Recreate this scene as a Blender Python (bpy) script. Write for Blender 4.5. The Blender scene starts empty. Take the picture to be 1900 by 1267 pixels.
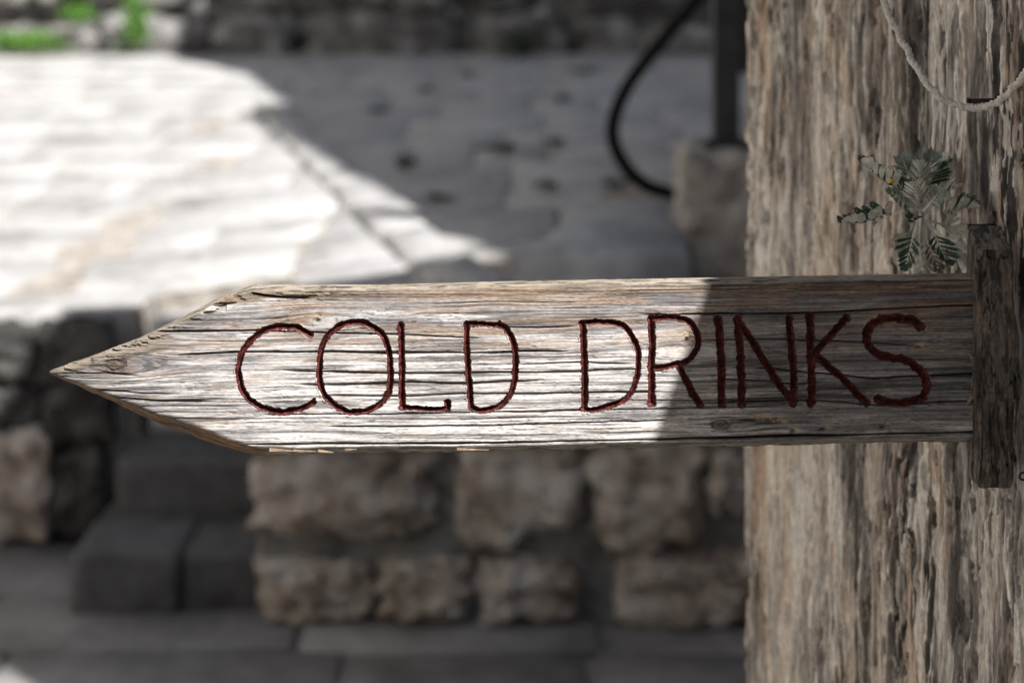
import bpy, bmesh, math, random
import numpy as np
from mathutils import Vector, Matrix

random.seed(7)
rng = np.random.default_rng(11)
scn = bpy.context.scene
col = scn.collection

# ------------------------------------------------------------------ camera, sky, sun, exposure
F = 60.0 / 36.0 * 1900.0          # focal length in photo pixels
EYE = 1.54                        # eye height above the lower lane; the horizon lies on the photo's top edge
D0 = 1.43                         # distance of the sign
cam_d = bpy.data.cameras.new('camera')
cam = bpy.data.objects.new('camera', cam_d)
col.objects.link(cam)
cam.location = (0, 0, EYE)
cam.rotation_euler = (math.pi / 2, 0, 0)
cam_d.lens = 60
cam_d.sensor_width = 36
cam_d.shift_y = -633.5 / 1900.0   # lens shifted down: verticals stay vertical
cam_d.clip_start = 0.05
cam_d.clip_end = 400
cam_d.dof.use_dof = True
cam_d.dof.focus_distance = 1.425
cam_d.dof.aperture_fstop = 3.5
cam_d.dof.aperture_blades = 7
scn.camera = cam

SUN = Vector((-0.575, 0.70, -1.0)).normalized()     # direction the light travels
world = bpy.data.worlds.new('World')
scn.world = world
world.use_nodes = True
wn = world.node_tree
for n in list(wn.nodes):
    wn.nodes.remove(n)
sky = wn.nodes.new('ShaderNodeTexSky')
sky.sky_type = 'NISHITA'
sky.sun_disc = False
sky.sun_elevation = math.asin(-SUN.z)
sky.sun_rotation = math.atan2(-SUN.x, -SUN.y)
bg = wn.nodes.new('ShaderNodeBackground')
bg.inputs['Strength'].default_value = 0.05
wo = wn.nodes.new('ShaderNodeOutputWorld')
wn.links.new(sky.outputs[0], bg.inputs[0])
wn.links.new(bg.outputs[0], wo.inputs[0])

sl = bpy.data.lights.new('sun', 'SUN')
sl.energy = 5.0
sl.angle = math.radians(0.53)
sl.color = (1.0, 0.97, 0.93)
so = bpy.data.objects.new('sun', sl)
col.objects.link(so)
so.rotation_euler = SUN.to_track_quat('-Z', 'Y').to_euler()
so.location = (6, -7, 12)

scn.view_settings.view_transform = 'Standard'
scn.view_settings.look = 'None'
scn.view_settings.gamma = 1
scn.view_settings.exposure = 1.06
scn.view_settings.use_curve_mapping = False
scn.cycles.use_denoising = True
scn.cycles.denoising_prefilter = 'NONE'
scn.cycles.use_adaptive_sampling = False


# ------------------------------------------------------------------ helpers
def P(px, py, d):
    """photo pixel at distance d -> point"""
    return Vector(((px - 950.0) * d / F, d, EYE - py * d / F))


def hash2(ix, iy, seed):
    h = (ix.astype(np.int64) * 374761393 + iy.astype(np.int64) * 668265263 + seed * 1442695041) & 0xFFFFFFFF
    h = ((h ^ (h >> 13)) * 1274126177) & 0xFFFFFFFF
    h = h ^ (h >> 16)
    return (h & 0xFFFF) / 65535.0


def vn(x, y, seed=0):
    """value noise 0..1"""
    x = np.asarray(x, float); y = np.asarray(y, float)
    ix = np.floor(x); iy = np.floor(y)
    fx = x - ix; fy = y - iy
    fx = fx * fx * fx * (fx * (fx * 6 - 15) + 10); fy = fy * fy * fy * (fy * (fy * 6 - 15) + 10)
    a = hash2(ix, iy, seed); b = hash2(ix + 1, iy, seed)
    c = hash2(ix, iy + 1, seed); d = hash2(ix + 1, iy + 1, seed)
    return (a * (1 - fx) + b * fx) * (1 - fy) + (c * (1 - fx) + d * fx) * fy


def fbm(x, y, seed=0, octv=4):
    x = np.asarray(x, float); y = np.asarray(y, float)
    s = 0; a = 0.5; t = 0
    for i in range(octv):
        s = s + a * vn(x * 2 ** i + 17.3 * i, y * 2 ** i - 9.1 * i, seed + i * 31); t += a; a *= 0.5
    return s / t


def ss(a, b, x):
    t = np.clip((x - a) / (b - a), 0, 1)
    return t * t * (3 - 2 * t)


def mesh_np(name, v, q, colr=None, smooth=True):
    v = np.ascontiguousarray(v, dtype=np.float32).reshape(-1, 3)
    q = np.ascontiguousarray(q, dtype=np.int32)
    m = bpy.data.meshes.new(name)
    m.vertices.add(len(v)); m.vertices.foreach_set('co', v.ravel())
    k = q.shape[1]
    m.loops.add(q.size); m.loops.foreach_set('vertex_index', q.ravel())
    m.polygons.add(len(q))
    m.polygons.foreach_set('loop_start', np.arange(len(q), dtype=np.int32) * k)
    m.polygons.foreach_set('loop_total', np.full(len(q), k, dtype=np.int32))
    if colr is not None:
        at = m.color_attributes.new('tone', 'FLOAT_COLOR', 'POINT')
        c4 = np.ones((len(v), 4), np.float32); c4[:, :3] = np.asarray(colr).reshape(-1, 3)
        at.data.foreach_set('color', c4.ravel())
    m.update(calc_edges=True)
    m.validate()
    if smooth:
        m.polygons.foreach_set('use_smooth', np.ones(len(m.polygons), dtype=bool))
    return m


def grid_quads(nu, nv, wrap_v=False):
    u = np.arange(nu - 1)[:, None]; w = np.arange(nv if wrap_v else nv - 1)[None, :]
    a = u * nv + w; b = u * nv + (w + 1) % nv
    return np.stack([a, b, b + nv, a + nv], -1).reshape(-1, 4)


def link(name, mesh, mat=None, parent=None, **props):
    o = bpy.data.objects.new(name, mesh)
    col.objects.link(o)
    if mat is not None and mesh is not None:
        mesh.materials.append(mat) if not mesh.materials else None
    if parent is not None:
        o.parent = parent
    for k, v in props.items():
        o[k] = v
    return o


def thing(name, label, category, loc=(0, 0, 0), group=None):
    o = bpy.data.objects.new(name, None)
    col.objects.link(o)
    o.empty_display_size = 0.1
    o.location = loc
    o['label'] = label; o['category'] = category
    if group: o['group'] = group
    return o


def child(name, mesh, mat, parent, **props):
    """mesh is written in world space; keep it there under a parent that is only translated"""
    o = link(name, mesh, mat, parent, **props)
    o.matrix_parent_inverse = Matrix.Translation(-Vector(parent.location)) if parent.parent is None else Matrix.Identity(4)
    return o


def bm_mesh(name, bm, smooth=False):
    m = bpy.data.meshes.new(name)
    bmesh.ops.recalc_face_normals(bm, faces=bm.faces)
    bm.to_mesh(m); bm.free()
    if smooth:
        m.polygons.foreach_set('use_smooth', np.ones(len(m.polygons), dtype=bool))
    return m


def box_bm(x0, x1, y0, y1, z0, z1, bm=None):
    bm = bm or bmesh.new()
    vs = [bm.verts.new(p) for p in ((x0, y0, z0), (x1, y0, z0), (x1, y1, z0), (x0, y1, z0), (x0, y0, z1), (x1, y0, z1), (x1, y1, z1), (x0, y1, z1))]
    for f in ((0, 3, 2, 1), (4, 5, 6, 7), (0, 1, 5, 4), (1, 2, 6, 5), (2, 3, 7, 6), (3, 0, 4, 7)):
        bm.faces.new([vs[i] for i in f])
    return bm


_cube = {}


def cube_pts(n):
    """points on a cube surface -1..1, shared corners merged"""
    if n in _cube: return _cube[n]
    idx = {}; pts = []; quads = []
    t = np.linspace(-1, 1, n + 1)

    def vid(p):
        k = tuple(round(float(c), 5) for c in p)
        if k not in idx:
            idx[k] = len(pts); pts.append(k)
        return idx[k]
    for ax in range(3):
        for s in (-1, 1):
            for i in range(n):
                for j in range(n):
                    q = []
                    for (a, b) in ((i, j), (i + 1, j), (i + 1, j + 1), (i, j + 1)):
                        p = [0, 0, 0]; p[ax] = s; p[(ax + 1) % 3] = t[a]; p[(ax + 2) % 3] = t[b]
                        q.append(vid(p))
                    quads.append(q if s > 0 else q[::-1])
    _cube[n] = (np.array(pts, float), np.array(quads, np.int32))
    return _cube[n]


def stone_mesh(cx, cy, cz, sx, sy, sz, seed, n=6, power=5.0, rough=0.10, taper=0.0):
    """rough stone: rounded box with lumps"""
    p, q = cube_pts(n)
    r = (np.abs(p) ** power).sum(1) ** (-1.0 / power)
    v = p * r[:, None]
    l1 = fbm(p[:, 0] * 1.1 + 5 + p[:, 1] * .6, p[:, 2] * 1.3 + p[:, 1] * .8, seed, 3) - .5
    l2 = fbm(p[:, 0] * 1.2 - p[:, 1], p[:, 2] * 1.1 + 3, seed + 5, 3) - .5
    l3 = fbm(p[:, 0] * 2.4 + p[:, 2] * .5, p[:, 2] * 2.1 + p[:, 1], seed + 9, 3) - .5
    v = v * (1 + rough * 1.6 * l1[:, None])
    v[:, 0] += rough * 1.5 * l2; v[:, 2] += rough * 1.5 * l3
    v[:, 1] += rough * 1.8 * l3
    if rough > .12:
        cr = np.abs(fbm(p[:, 0] * 2.1 + p[:, 1] * 1.3 + 7, p[:, 2] * 2.6 - p[:, 1], seed + 13, 4) - .5) * 2
        v = v * (1 - rough * .55 * (ss(.0, .35, .35 - cr)))[:, None]
    v[:, 0] *= 1 - taper * v[:, 2]
    v = v * np.array([sx, sy, sz]) + np.array([cx, cy, cz])
    return mesh_np('stone', v, q)


def slab_mesh(corners, top, thick, ch=0.012):
    """paving stone: irregular quad with worn chamfer; corners (x,y) ccw, top z per corner"""
    c = np.array(corners, float); ctr = c.mean(0)
    inn = ctr + (c - ctr) * (1 - ch / np.maximum(np.linalg.norm(c - ctr, axis=1), .02))[:, None]
    top = np.array(top, float)
    v = []
    for i in range(4): v.append((c[i, 0], c[i, 1], top[i] - thick))
    for i in range(4): v.append((c[i, 0], c[i, 1], top[i] - ch * .8))
    for i in range(4): v.append((inn[i, 0], inn[i, 1], top[i]))
    v.append((ctr[0], ctr[1], top.mean() - .002))
    q = []
    for i in range(4):
        j = (i + 1) % 4
        q += [(i, j, 4 + j), (i, 4 + j, 4 + i), (4 + i, 4 + j, 8 + j), (4 + i, 8 + j, 8 + i), (8 + i, 8 + j, 12)]
    return mesh_np('slab', np.array(v), np.array(q), smooth=False)


def tube_mesh(name, pts, rad, seg=10, jitter=0.0, seed=0, twist=None):
    pts = [Vector(p) for p in pts]
    n = len(pts); rads = rad if hasattr(rad, '__len__') else [rad] * n
    V = []
    up = Vector((0.13, 0.2, 1)).normalized()
    for i, p in enumerate(pts):
        t = (pts[min(i + 1, n - 1)] - pts[max(i - 1, 0)]).normalized()
        if abs(t.dot(up)) > .95: up = Vector((1, .1, .05)).normalized()
        a = t.cross(up).normalized(); b = t.cross(a).normalized(); up = b * -1 if b.dot(up) < 0 else b
        for k in range(seg):
            th = 2 * math.pi * k / seg
            r = rads[i]
            if twist: r *= 1 + .20 * math.cos(3 * (th - twist * i))
            if jitter: r *= 1 + jitter * (random.random() - .5)
            V.append(p + (a * math.cos(th) + b * math.sin(th)) * r)
    q = grid_quads(n, seg, True)
    m = mesh_np(name, np.array([tuple(v) for v in V]), q)
    bm = bmesh.new(); bm.from_mesh(m)
    bm.verts.ensure_lookup_table()
    for base in (0, (n - 1) * seg):
        try: bm.faces.new([bm.verts[base + k] for k in range(seg)])
        except ValueError: pass
    bmesh.ops.recalc_face_normals(bm, faces=bm.faces)
    bm.to_mesh(m); bm.free()
    m.polygons.foreach_set('use_smooth', np.ones(len(m.polygons), dtype=bool))
    return m


def catmull(pts, n=12, closed=False):
    pts = [np.array(p, float) for p in pts]
    out = []
    m = len(pts)
    rg = range(m) if closed else range(m - 1)
    for i in rg:
        if closed: p0, p1, p2, p3 = pts[(i - 1) % m], pts[i], pts[(i + 1) % m], pts[(i + 2) % m]
        else: p0, p1, p2, p3 = pts[max(i - 1, 0)], pts[i], pts[i + 1], pts[min(i + 2, m - 1)]
        for k in range(n):
            t = k / n
            out.append(.5 * ((2 * p1) + (-p0 + p2) * t + (2 * p0 - 5 * p1 + 4 * p2 - p3) * t * t + (-p0 + 3 * p1 - 3 * p2 + p3) * t ** 3))
    if not closed: out.append(pts[-1])
    return np.array(out)


# ------------------------------------------------------------------ materials
def new_mat(name):
    m = bpy.data.materials.new(name); m.use_nodes = True
    nt = m.node_tree
    b = nt.nodes['Principled BSDF']
    return m, nt, b


def N(nt, kind, **kw):
    n = nt.nodes.new(kind)
    for k, v in kw.items():
        if k in n.inputs: n.inputs[k].default_value = v
        else: setattr(n, k, v)
    return n


def ramp(nt, src, stops):
    r = nt.nodes.new('ShaderNodeValToRGB')
    el = r.color_ramp.elements
    while len(el) < len(stops): el.new(0.5)
    for e, (p, c) in zip(el, stops):
        e.position = p; e.color = (*c, 1)
    nt.links.new(src, r.inputs[0])
    return r.outputs[0]


def mixc(nt, fac, a, b, mode='MIX'):
    m = nt.nodes.new('ShaderNodeMix'); m.data_type = 'RGBA'; m.blend_type = mode
    for s, i in ((fac, 0), (a, 6), (b, 7)):
        if hasattr(s, 'links'): nt.links.new(s, m.inputs[i])
        elif i == 0: m.inputs[0].default_value = s
        else: m.inputs[i].default_value = (*s, 1)
    return m.outputs[2]


def stone_mat(name, c_light, c_mid, c_dark, scale=6.0, vary=0.25, rough=0.85, bump=0.4, spots=None, stretch=(1, 1, 1), gloss=0.3):
    m, nt, b = new_mat(name)
    g = N(nt, 'ShaderNodeNewGeometry')
    mp = N(nt, 'ShaderNodeMapping'); mp.inputs['Scale'].default_value = stretch
    nt.links.new(g.outputs['Position'], mp.inputs[0])
    n1 = N(nt, 'ShaderNodeTexNoise', Scale=scale, Detail=6.0, Roughness=0.62)
    n2 = N(nt, 'ShaderNodeTexNoise', Scale=scale * 4.7, Detail=5.0, Roughness=0.65)
    nt.links.new(mp.outputs[0], n1.inputs['Vector']); nt.links.new(mp.outputs[0], n2.inputs['Vector'])
    c = ramp(nt, n1.outputs[0], [(0.30, c_dark), (0.47, c_mid), (0.66, c_light)])
    c2 = ramp(nt, n2.outputs[0], [(0.3, (0.55, 0.53, 0.5)), (0.6, (1, 1, 1))])
    c = mixc(nt, 0.6, c, c2, 'MULTIPLY')
    oi = N(nt, 'ShaderNodeObjectInfo')
    rv = ramp(nt, oi.outputs['Random'], [(0, (1 - vary, 1 - vary, 1 - vary * .9)), (1, (1, 1, 1))])
    c = mixc(nt, 1.0, c, rv, 'MULTIPLY')
    if spots:
        n3 = N(nt, 'ShaderNodeTexNoise', Scale=spots[0], Detail=3.0)
        nt.links.new(g.outputs['Position'], n3.inputs['Vector'])
        f = ramp(nt, n3.outputs[0], [(spots[1], (0, 0, 0)), (spots[1] + .08, (1, 1, 1))])
        c = mixc(nt, f, c, spots[2])
    nt.links.new(c, b.inputs['Base Color'])
    b.inputs['Roughness'].default_value = rough
    b.inputs['Specular IOR Level'].default_value = gloss
    bp = N(nt, 'ShaderNodeBump', Strength=bump, Distance=0.02)
    nt.links.new(n2.outputs[0], bp.inputs['Height'])
    nt.links.new(bp.outputs[0], b.inputs['Normal'])
    return m


def tone_mat(name, rough=0.85, fine_scale=400.0, stretch=(1, 1, 1), amt=0.35, bump=0.3, dist=0.002, gloss=0.25):
    """colour pattern generated per vertex, fine grain added by nodes"""
    m, nt, b = new_mat(name)
    at = N(nt, 'ShaderNodeAttribute'); at.attribute_name = 'tone'
    g = N(nt, 'ShaderNodeNewGeometry')
    mp = N(nt, 'ShaderNodeMapping'); mp.inputs['Scale'].default_value = stretch
    nt.links.new(g.outputs['Position'], mp.inputs[0])
    n1 = N(nt, 'ShaderNodeTexNoise', Scale=fine_scale, Detail=4.0, Roughness=0.7)
    nt.links.new(mp.outputs[0], n1.inputs['Vector'])
    c2 = ramp(nt, n1.outputs[0], [(0.34, (1 - amt, 1 - amt, 1 - amt)), (0.62, (1, 1, 1))])
    c = mixc(nt, 1.0, at.outputs['Color'], c2, 'MULTIPLY')
    nt.links.new(c, b.inputs['Base Color'])
    b.inputs['Roughness'].default_value = rough
    b.inputs['Specular IOR Level'].default_value = gloss
    bp = N(nt, 'ShaderNodeBump', Strength=bump, Distance=dist)
    nt.links.new(n1.outputs[0], bp.inputs['Height'])
    nt.links.new(bp.outputs[0], b.inputs['Normal'])
    return m


def plain_mat(name, c, rough=0.6, metal=0.0, vary=0.3, scale=30.0, gloss=0.5):
    m, nt, b = new_mat(name)
    n1 = N(nt, 'ShaderNodeTexNoise', Scale=scale, Detail=4.0)
    g = N(nt, 'ShaderNodeNewGeometry')
    nt.links.new(g.outputs['Position'], n1.inputs['Vector'])
    lo = tuple(x * (1 - vary) for x in c); hi = tuple(min(1, x * (1 + vary)) for x in c)
    nt.links.new(ramp(nt, n1.outputs[0], [(0.35, lo), (0.65, hi)]), b.inputs['Base Color'])
    b.inputs['Roughness'].default_value = rough; b.inputs['Metallic'].default_value = metal
    b.inputs['Specular IOR Level'].default_value = gloss
    return m


M = {}
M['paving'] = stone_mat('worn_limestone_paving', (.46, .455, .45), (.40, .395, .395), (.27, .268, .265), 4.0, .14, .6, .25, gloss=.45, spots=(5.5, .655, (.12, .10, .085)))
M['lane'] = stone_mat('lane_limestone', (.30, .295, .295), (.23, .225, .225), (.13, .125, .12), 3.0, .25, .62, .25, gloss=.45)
M['joint'] = stone_mat('earth_joint', (.42, .395, .36), (.31, .285, .255), (.07, .06, .05), 12.0, 0, .95, .5)
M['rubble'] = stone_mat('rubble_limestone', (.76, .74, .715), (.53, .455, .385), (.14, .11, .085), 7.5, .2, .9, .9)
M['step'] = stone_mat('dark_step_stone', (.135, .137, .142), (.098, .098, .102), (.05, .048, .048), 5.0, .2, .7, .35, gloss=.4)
M['rubble_dark'] = stone_mat('dark_rubble', (.15, .147, .138), (.065, .062, .06), (.018, .018, .018), 6.0, .5, .9, .9)  # darker rubble tones for the wall left of the steps
M['boundary'] = stone_mat('boundary_limestone', (.46, .45, .43), (.19, .18, .17), (.04, .037, .035), 4.0, .35, .9, .9)
M['coping'] = stone_mat('blue_grey_coping', (.40, .42, .45), (.31, .325, .35), (.18, .185, .195), 5.0, 0, .6, .4, gloss=.45)
M['block'] = stone_mat('block_limestone', (.60, .575, .55), (.44, .41, .385), (.17, .15, .135), 7.0, 0, .9, .9, stretch=(1, 1, 2.6))
M['mortar'] = stone_mat('grey_mortar', (.28, .28, .28), (.21, .21, .207), (.07, .07, .068), 9.0, 0, .95, .5)
M['plaster'] = stone_mat('pale_plaster', (.82, .76, .68), (.78, .72, .64), (.68, .61, .53), .9, .1, .9, .2)
M['house_stone'] = stone_mat('house_limestone', (.50, .46, .41), (.40, .36, .31), (.25, .22, .19), 2.2, .1, .9, .5)
M['roof_tile'] = stone_mat('clay_roof', (.42, .20, .11), (.34, .15, .08), (.2, .09, .05), 3.0, .1, .9, .5)
M['ground'] = stone_mat('dusty_ground', (.42, .40, .37), (.36, .34, .31), (.24, .22, .20), 1.5, 0, .95, .4)
M['shutter'] = plain_mat('green_shutter_paint', (.05, .10, .07), .5)
M['glass'] = plain_mat('dark_window_glass', (.03, .035, .04), .08, gloss=.6)
M['black'] = plain_mat('black_painted_metal', (.030, .033, .039), .45)
M['hose'] = plain_mat('black_rubber', (.006, .006, .006), .8, gloss=.2)
M['iron'] = plain_mat('rusty_iron', (.035, .022, .016), .7, .4)
M['cord'] = plain_mat('white_cotton_cord', (.55, .53, .49), .9, scale=300, vary=.2)
M['weed'] = plain_mat('fresh_green_leaf', (.075, .20, .012), .55, scale=14, vary=.6)
M['weed_dark'] = plain_mat('dark_green_leaf', (.03, .05, .02), .6, scale=14, vary=.5)
M['felt'] = plain_mat('white_felted_leaf', (.64, .65, .59), .9, scale=160, vary=.22)
M['silver'] = plain_mat('silver_green_leaf', (.23, .285, .235), .8, scale=140, vary=.35)
M['green'] = plain_mat('dark_green_leaf_top', (.022, .06, .026), .6, scale=140, vary=.4)
M['dry'] = plain_mat('dry_leaf', (.24, .17, .15), .85, scale=160, vary=.4)
M['bud'] = plain_mat('yellow_bud', (.50, .27, .02), .7)
M['wood'] = tone_mat('weathered_wood', .82, 520.0, (.06, 1, 1), .28, .25, .0008)
M['jamb'] = tone_mat('layered_limestone', .88, 330.0, (1, 1, .35), .40, .5, .002)

# letter paint
m, nt, b = new_mat('dark_red_paint')
g = N(nt, 'ShaderNodeNewGeometry')
n1 = N(nt, 'ShaderNodeTexNoise', Scale=260.0, Detail=5.0, Roughness=.7)
n2 = N(nt, 'ShaderNodeTexNoise', Scale=900.0, Detail=3.0)
nt.links.new(g.outputs['Position'], n1.inputs['Vector']); nt.links.new(g.outputs['Position'], n2.inputs['Vector'])
nt.links.new(ramp(nt, n1.outputs[0], [(.32, (.010, .005, .005)), (.46, (.042, .009, .008)), (.59, (.125, .026, .022)), (.76, (.20, .085, .07))]), b.inputs['Base Color'])
b.inputs['Roughness'].default_value = .55
b.inputs['Specular IOR Level'].default_value = .3
bp = N(nt, 'ShaderNodeBump', Strength=.6, Distance=.0012)
nt.links.new(n1.outputs[0], bp.inputs['Height']); nt.links.new(bp.outputs[0], b.inputs['Normal'])
M['paint'] = m


# ------------------------------------------------------------------ setting: lane, terrace
def zt(x, d):
    """surface height of the sloping upper street"""
    zl = .62 + (d - 4.83) * .0929
    zr = .80 + (d - 4.2) * .0578
    w = min(1, max(0, (x + 1.2) / 1.4))
    return zl * (1 - w) + zr * w


bm = bmesh.new()
gv = [bm.verts.new(p) for p in ((-90, -90, -.03), (90, -90, -.03), (90, 120, -.03), (-90, 120, -.03))]
bm.faces.new(gv)
ground = link('ground', bm_mesh('ground', bm), M['ground'], kind='structure')

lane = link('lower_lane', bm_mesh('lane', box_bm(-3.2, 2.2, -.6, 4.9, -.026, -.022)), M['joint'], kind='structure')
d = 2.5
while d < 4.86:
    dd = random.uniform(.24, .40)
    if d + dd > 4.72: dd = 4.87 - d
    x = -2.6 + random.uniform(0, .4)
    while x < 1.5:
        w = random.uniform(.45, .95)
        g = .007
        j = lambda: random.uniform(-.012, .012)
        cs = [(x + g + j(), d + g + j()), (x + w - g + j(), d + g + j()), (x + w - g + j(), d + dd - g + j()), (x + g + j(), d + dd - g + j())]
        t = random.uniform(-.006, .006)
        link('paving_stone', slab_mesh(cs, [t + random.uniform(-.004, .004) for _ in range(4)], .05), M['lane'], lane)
        x += w
    d += dd

# upper street body
XN0, XN1 = -1.08, -.64           # the steps' notch
bm = bmesh.new()


def band(x0, x1, d0, d1, nx, nd):
    rows = []
    for i in range(nd + 1):
        y = d0 + (d1 - d0) * i / nd
        rows.append([bm.verts.new((x0 + (x1 - x0) * k / nx, y, zt(x0 + (x1 - x0) * k / nx, y) - .0055)) for k in range(nx + 1)])
    for i in range(nd):
        for k in range(nx):
            bm.faces.new((rows[i][k], rows[i][k + 1], rows[i + 1][k + 1], rows[i + 1][k]))
    b0 = [bm.verts.new((v.co.x, v.co.y, -.02)) for v in rows[0]]
    for k in range(nx):
        bm.faces.new((b0[k], b0[k + 1], rows[0][k + 1], rows[0][k]))
    for e in (0, nx):
        c = [bm.verts.new((r[e].co.x, r[e].co.y, -.02)) for r in rows]
        for i in range(nd):
            bm.faces.new((c[i], c[i + 1], rows[i + 1][e], rows[i][e]))


band(-7, XN0, 4.93, 11.3, 10, 6)
band(XN0, XN1, 5.10, 11.3, 3, 6)
band(XN1, 6, 4.28, 11.3, 12, 6)
street = link('upper_street', bm_mesh('upper_street', bm), M['joint'], kind='structure')

KA = Vector((-1.32, 8.75)); KB = Vector((-.14, 4.36))     # kerb line
rows = [4.30, 4.58, 4.93, 5.10, 5.58]
while rows[-1] < 10.9: rows.append(rows[-1] + random.uniform(.36, .58))
rows[-1] = 10.95
for d0, d1 in zip(rows[:-1], rows[1:]):
    xl = -.37 * d0 - .7; xr = .17 * d0 + .45
    cuts = [xl]
    while cuts[-1] < xr: cuts.append(cuts[-1] + random.uniform(.28, .72))
    if d1 < 5.2:
        cuts = [c for c in cuts if not (XN0 - .25 < c < XN1 + .2)] + [XN0, XN1]
        cuts.sort()
    for x0, x1 in zip(cuts[:-1], cuts[1:]):
        xm = (x0 + x1) / 2
        if d0 < 4.9 and xm < XN1: continue
        if d0 < 5.05 and XN0 < xm < XN1: continue
        g = random.uniform(.003, .009)
        j = lambda: random.uniform(-.014, .014)
        cs = [(x0 + g + j(), d0 + g + j()), (x1 - g + j(), d0 + g + j()), (x1 - g + j(), d1 - g + j()), (x0 + g + j(), d1 - g + j())]
        t = random.uniform(-.002, .002)
        link('paving_stone', slab_mesh(cs, [zt(*c) + t + random.uniform(-.002, .002) for c in cs], .09, .006), M['paving'], street)
# raised kerb stones beside the gutter
kd = (KB - KA); kl = kd.length; kd /= kl; kn = Vector((kd.y, -kd.x))
if kn.x < 0: kn = -kn
s = 0
while s < kl - .1:
    L = random.uniform(.34, .55)
    a = KA + kd * (s + .008); b2 = KA + kd * min(kl, s + L - .008)
    w = random.uniform(.13, .17)
    cs = [tuple(a), tuple(b2), tuple(b2 + kn * w), tuple(a + kn * w)]
    t = random.uniform(.026, .042)
    link('kerb_stone', slab_mesh(cs, [zt(*c) + t + random.uniform(-.006, .006) for c in cs], .10, .014), M['paving'], street)
    s += L

# ------------------------------------------------------------------ retaining wall between lane and street
wall = thing('retaining_wall', 'low rubble stone retaining wall with grey mortar below the street, behind the sign', 'wall', (.2, 4.2, 0))
child('mortar', bm_mesh('mortar', box_bm(XN1 + .02, 2.2, 4.245, 4.5, -.02, .79)), M['mortar'], wall)
# rows of stones from the photo (pixel rectangles at the wall's face)
srect = [(466, 842, 822, 1004), (852, 828, 1078, 1012), (1098, 822, 1312, 1008), (1316, 826, 1392, 960),
         (470, 1044, 682, 1168), (700, 1046, 868, 1150), (880, 1038, 1092, 1172), (1142, 1032, 1384, 1172),
         (470, 690, 700, 826), (716, 700, 960, 812), (975, 688, 1190, 806), (1205, 690, 1400, 806),
         (470, 560, 640, 676), (655, 560, 900, 684), (915, 564, 1120, 672), (1135, 560, 1395, 676)]
for i in range(10):
    x0 = 1410 + 190 * i
    srect += [(x0, 560, x0 + 176, 700), (x0 - 30, 716, x0 + 140, 850), (x0, 866, x0 + 180, 1010), (x0 - 30, 1030, x0 + 150, 1165)] if i < 5 else []
for i, (x0, y0, x1, y1) in enumerate(srect):
    dw = 4.2
    a = P(x0, y0, dw); c = P(x1, y1, dw)
    prot = random.uniform(.07, .10)
    child('stone', stone_mesh((a.x + c.x) / 2, dw + .10, (a.z + c.z) / 2, (c.x - a.x) / 2 * 1.12, prot + .05, (a.z - c.z) / 2 * 1.14, 100 + i * 7, 14, random.uniform(3.2, 4.6), .25), M['rubble'], wall)
# flat coping stone on its edge
child('coping_stone', slab_mesh([(.02, 4.15), (.435, 4.15), (.50, 5.0), (.21, 5.02)], [.925, .935, .955, .94], .17, .035), M['coping'], wall)

# left part of the wall, beyond the steps
lw = thing('rubble_wall', 'dark rubble wall left of the stone steps, under the street edge', 'wall', (-1.5, 4.83, 0))
child('mortar', bm_mesh('mortar', box_bm(-3.4, XN0 - .02, 4.90, 5.1, -.02, .585)), M['mortar'], lw)
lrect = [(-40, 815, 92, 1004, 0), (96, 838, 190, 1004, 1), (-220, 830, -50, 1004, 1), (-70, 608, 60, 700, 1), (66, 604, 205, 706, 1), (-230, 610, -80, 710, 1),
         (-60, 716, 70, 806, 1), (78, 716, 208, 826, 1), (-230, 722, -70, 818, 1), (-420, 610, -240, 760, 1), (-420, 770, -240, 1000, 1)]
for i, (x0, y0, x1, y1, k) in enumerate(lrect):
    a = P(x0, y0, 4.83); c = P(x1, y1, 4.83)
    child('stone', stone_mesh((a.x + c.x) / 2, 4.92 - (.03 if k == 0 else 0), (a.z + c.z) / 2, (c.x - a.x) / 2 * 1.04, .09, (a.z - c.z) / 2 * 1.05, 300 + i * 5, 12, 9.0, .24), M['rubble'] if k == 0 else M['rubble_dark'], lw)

# steps up to the street
st = thing('stone_steps', 'worn stone steps climbing to the street beside the rubble retaining wall', 'steps', (-.86, 4.28, 0))
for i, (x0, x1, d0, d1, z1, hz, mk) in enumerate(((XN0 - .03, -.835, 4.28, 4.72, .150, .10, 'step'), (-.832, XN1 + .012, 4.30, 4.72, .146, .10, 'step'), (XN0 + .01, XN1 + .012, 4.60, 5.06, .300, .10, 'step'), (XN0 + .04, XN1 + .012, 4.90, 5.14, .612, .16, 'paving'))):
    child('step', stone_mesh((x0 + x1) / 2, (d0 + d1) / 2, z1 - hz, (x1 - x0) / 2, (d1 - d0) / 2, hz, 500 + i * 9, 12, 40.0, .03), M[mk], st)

# back wall of the street
bw = thing('boundary_wall', 'high rubble boundary wall at the back of the street, sunlit at one end', 'wall', (0, 11, 1.1))
child('mortar', bm_mesh('mortar', box_bm(-7, 6, 11.16, 11.4, .9, 4.2)), M['mortar'], bw)
z = 1.08; r = 0
while z < 2.9:
    h = random.uniform(.36, .60)
    x = -5.0 + random.uniform(0, .4)
    while x < 3.0:
        w = random.uniform(.40, 1.15)
        hh = h * random.uniform(.72, 1.02)
        child('stone', stone_mesh(x + w / 2, 11.12 + random.uniform(-.03, .05), z + hh / 2, w / 2 * 1.02, .16, hh / 2 * 1.02, 700 + int(x * 37) + r * 11, 7, random.uniform(2.8, 5), .30), M['boundary'], bw)
        x += w
    z += h; r += 1

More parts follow.
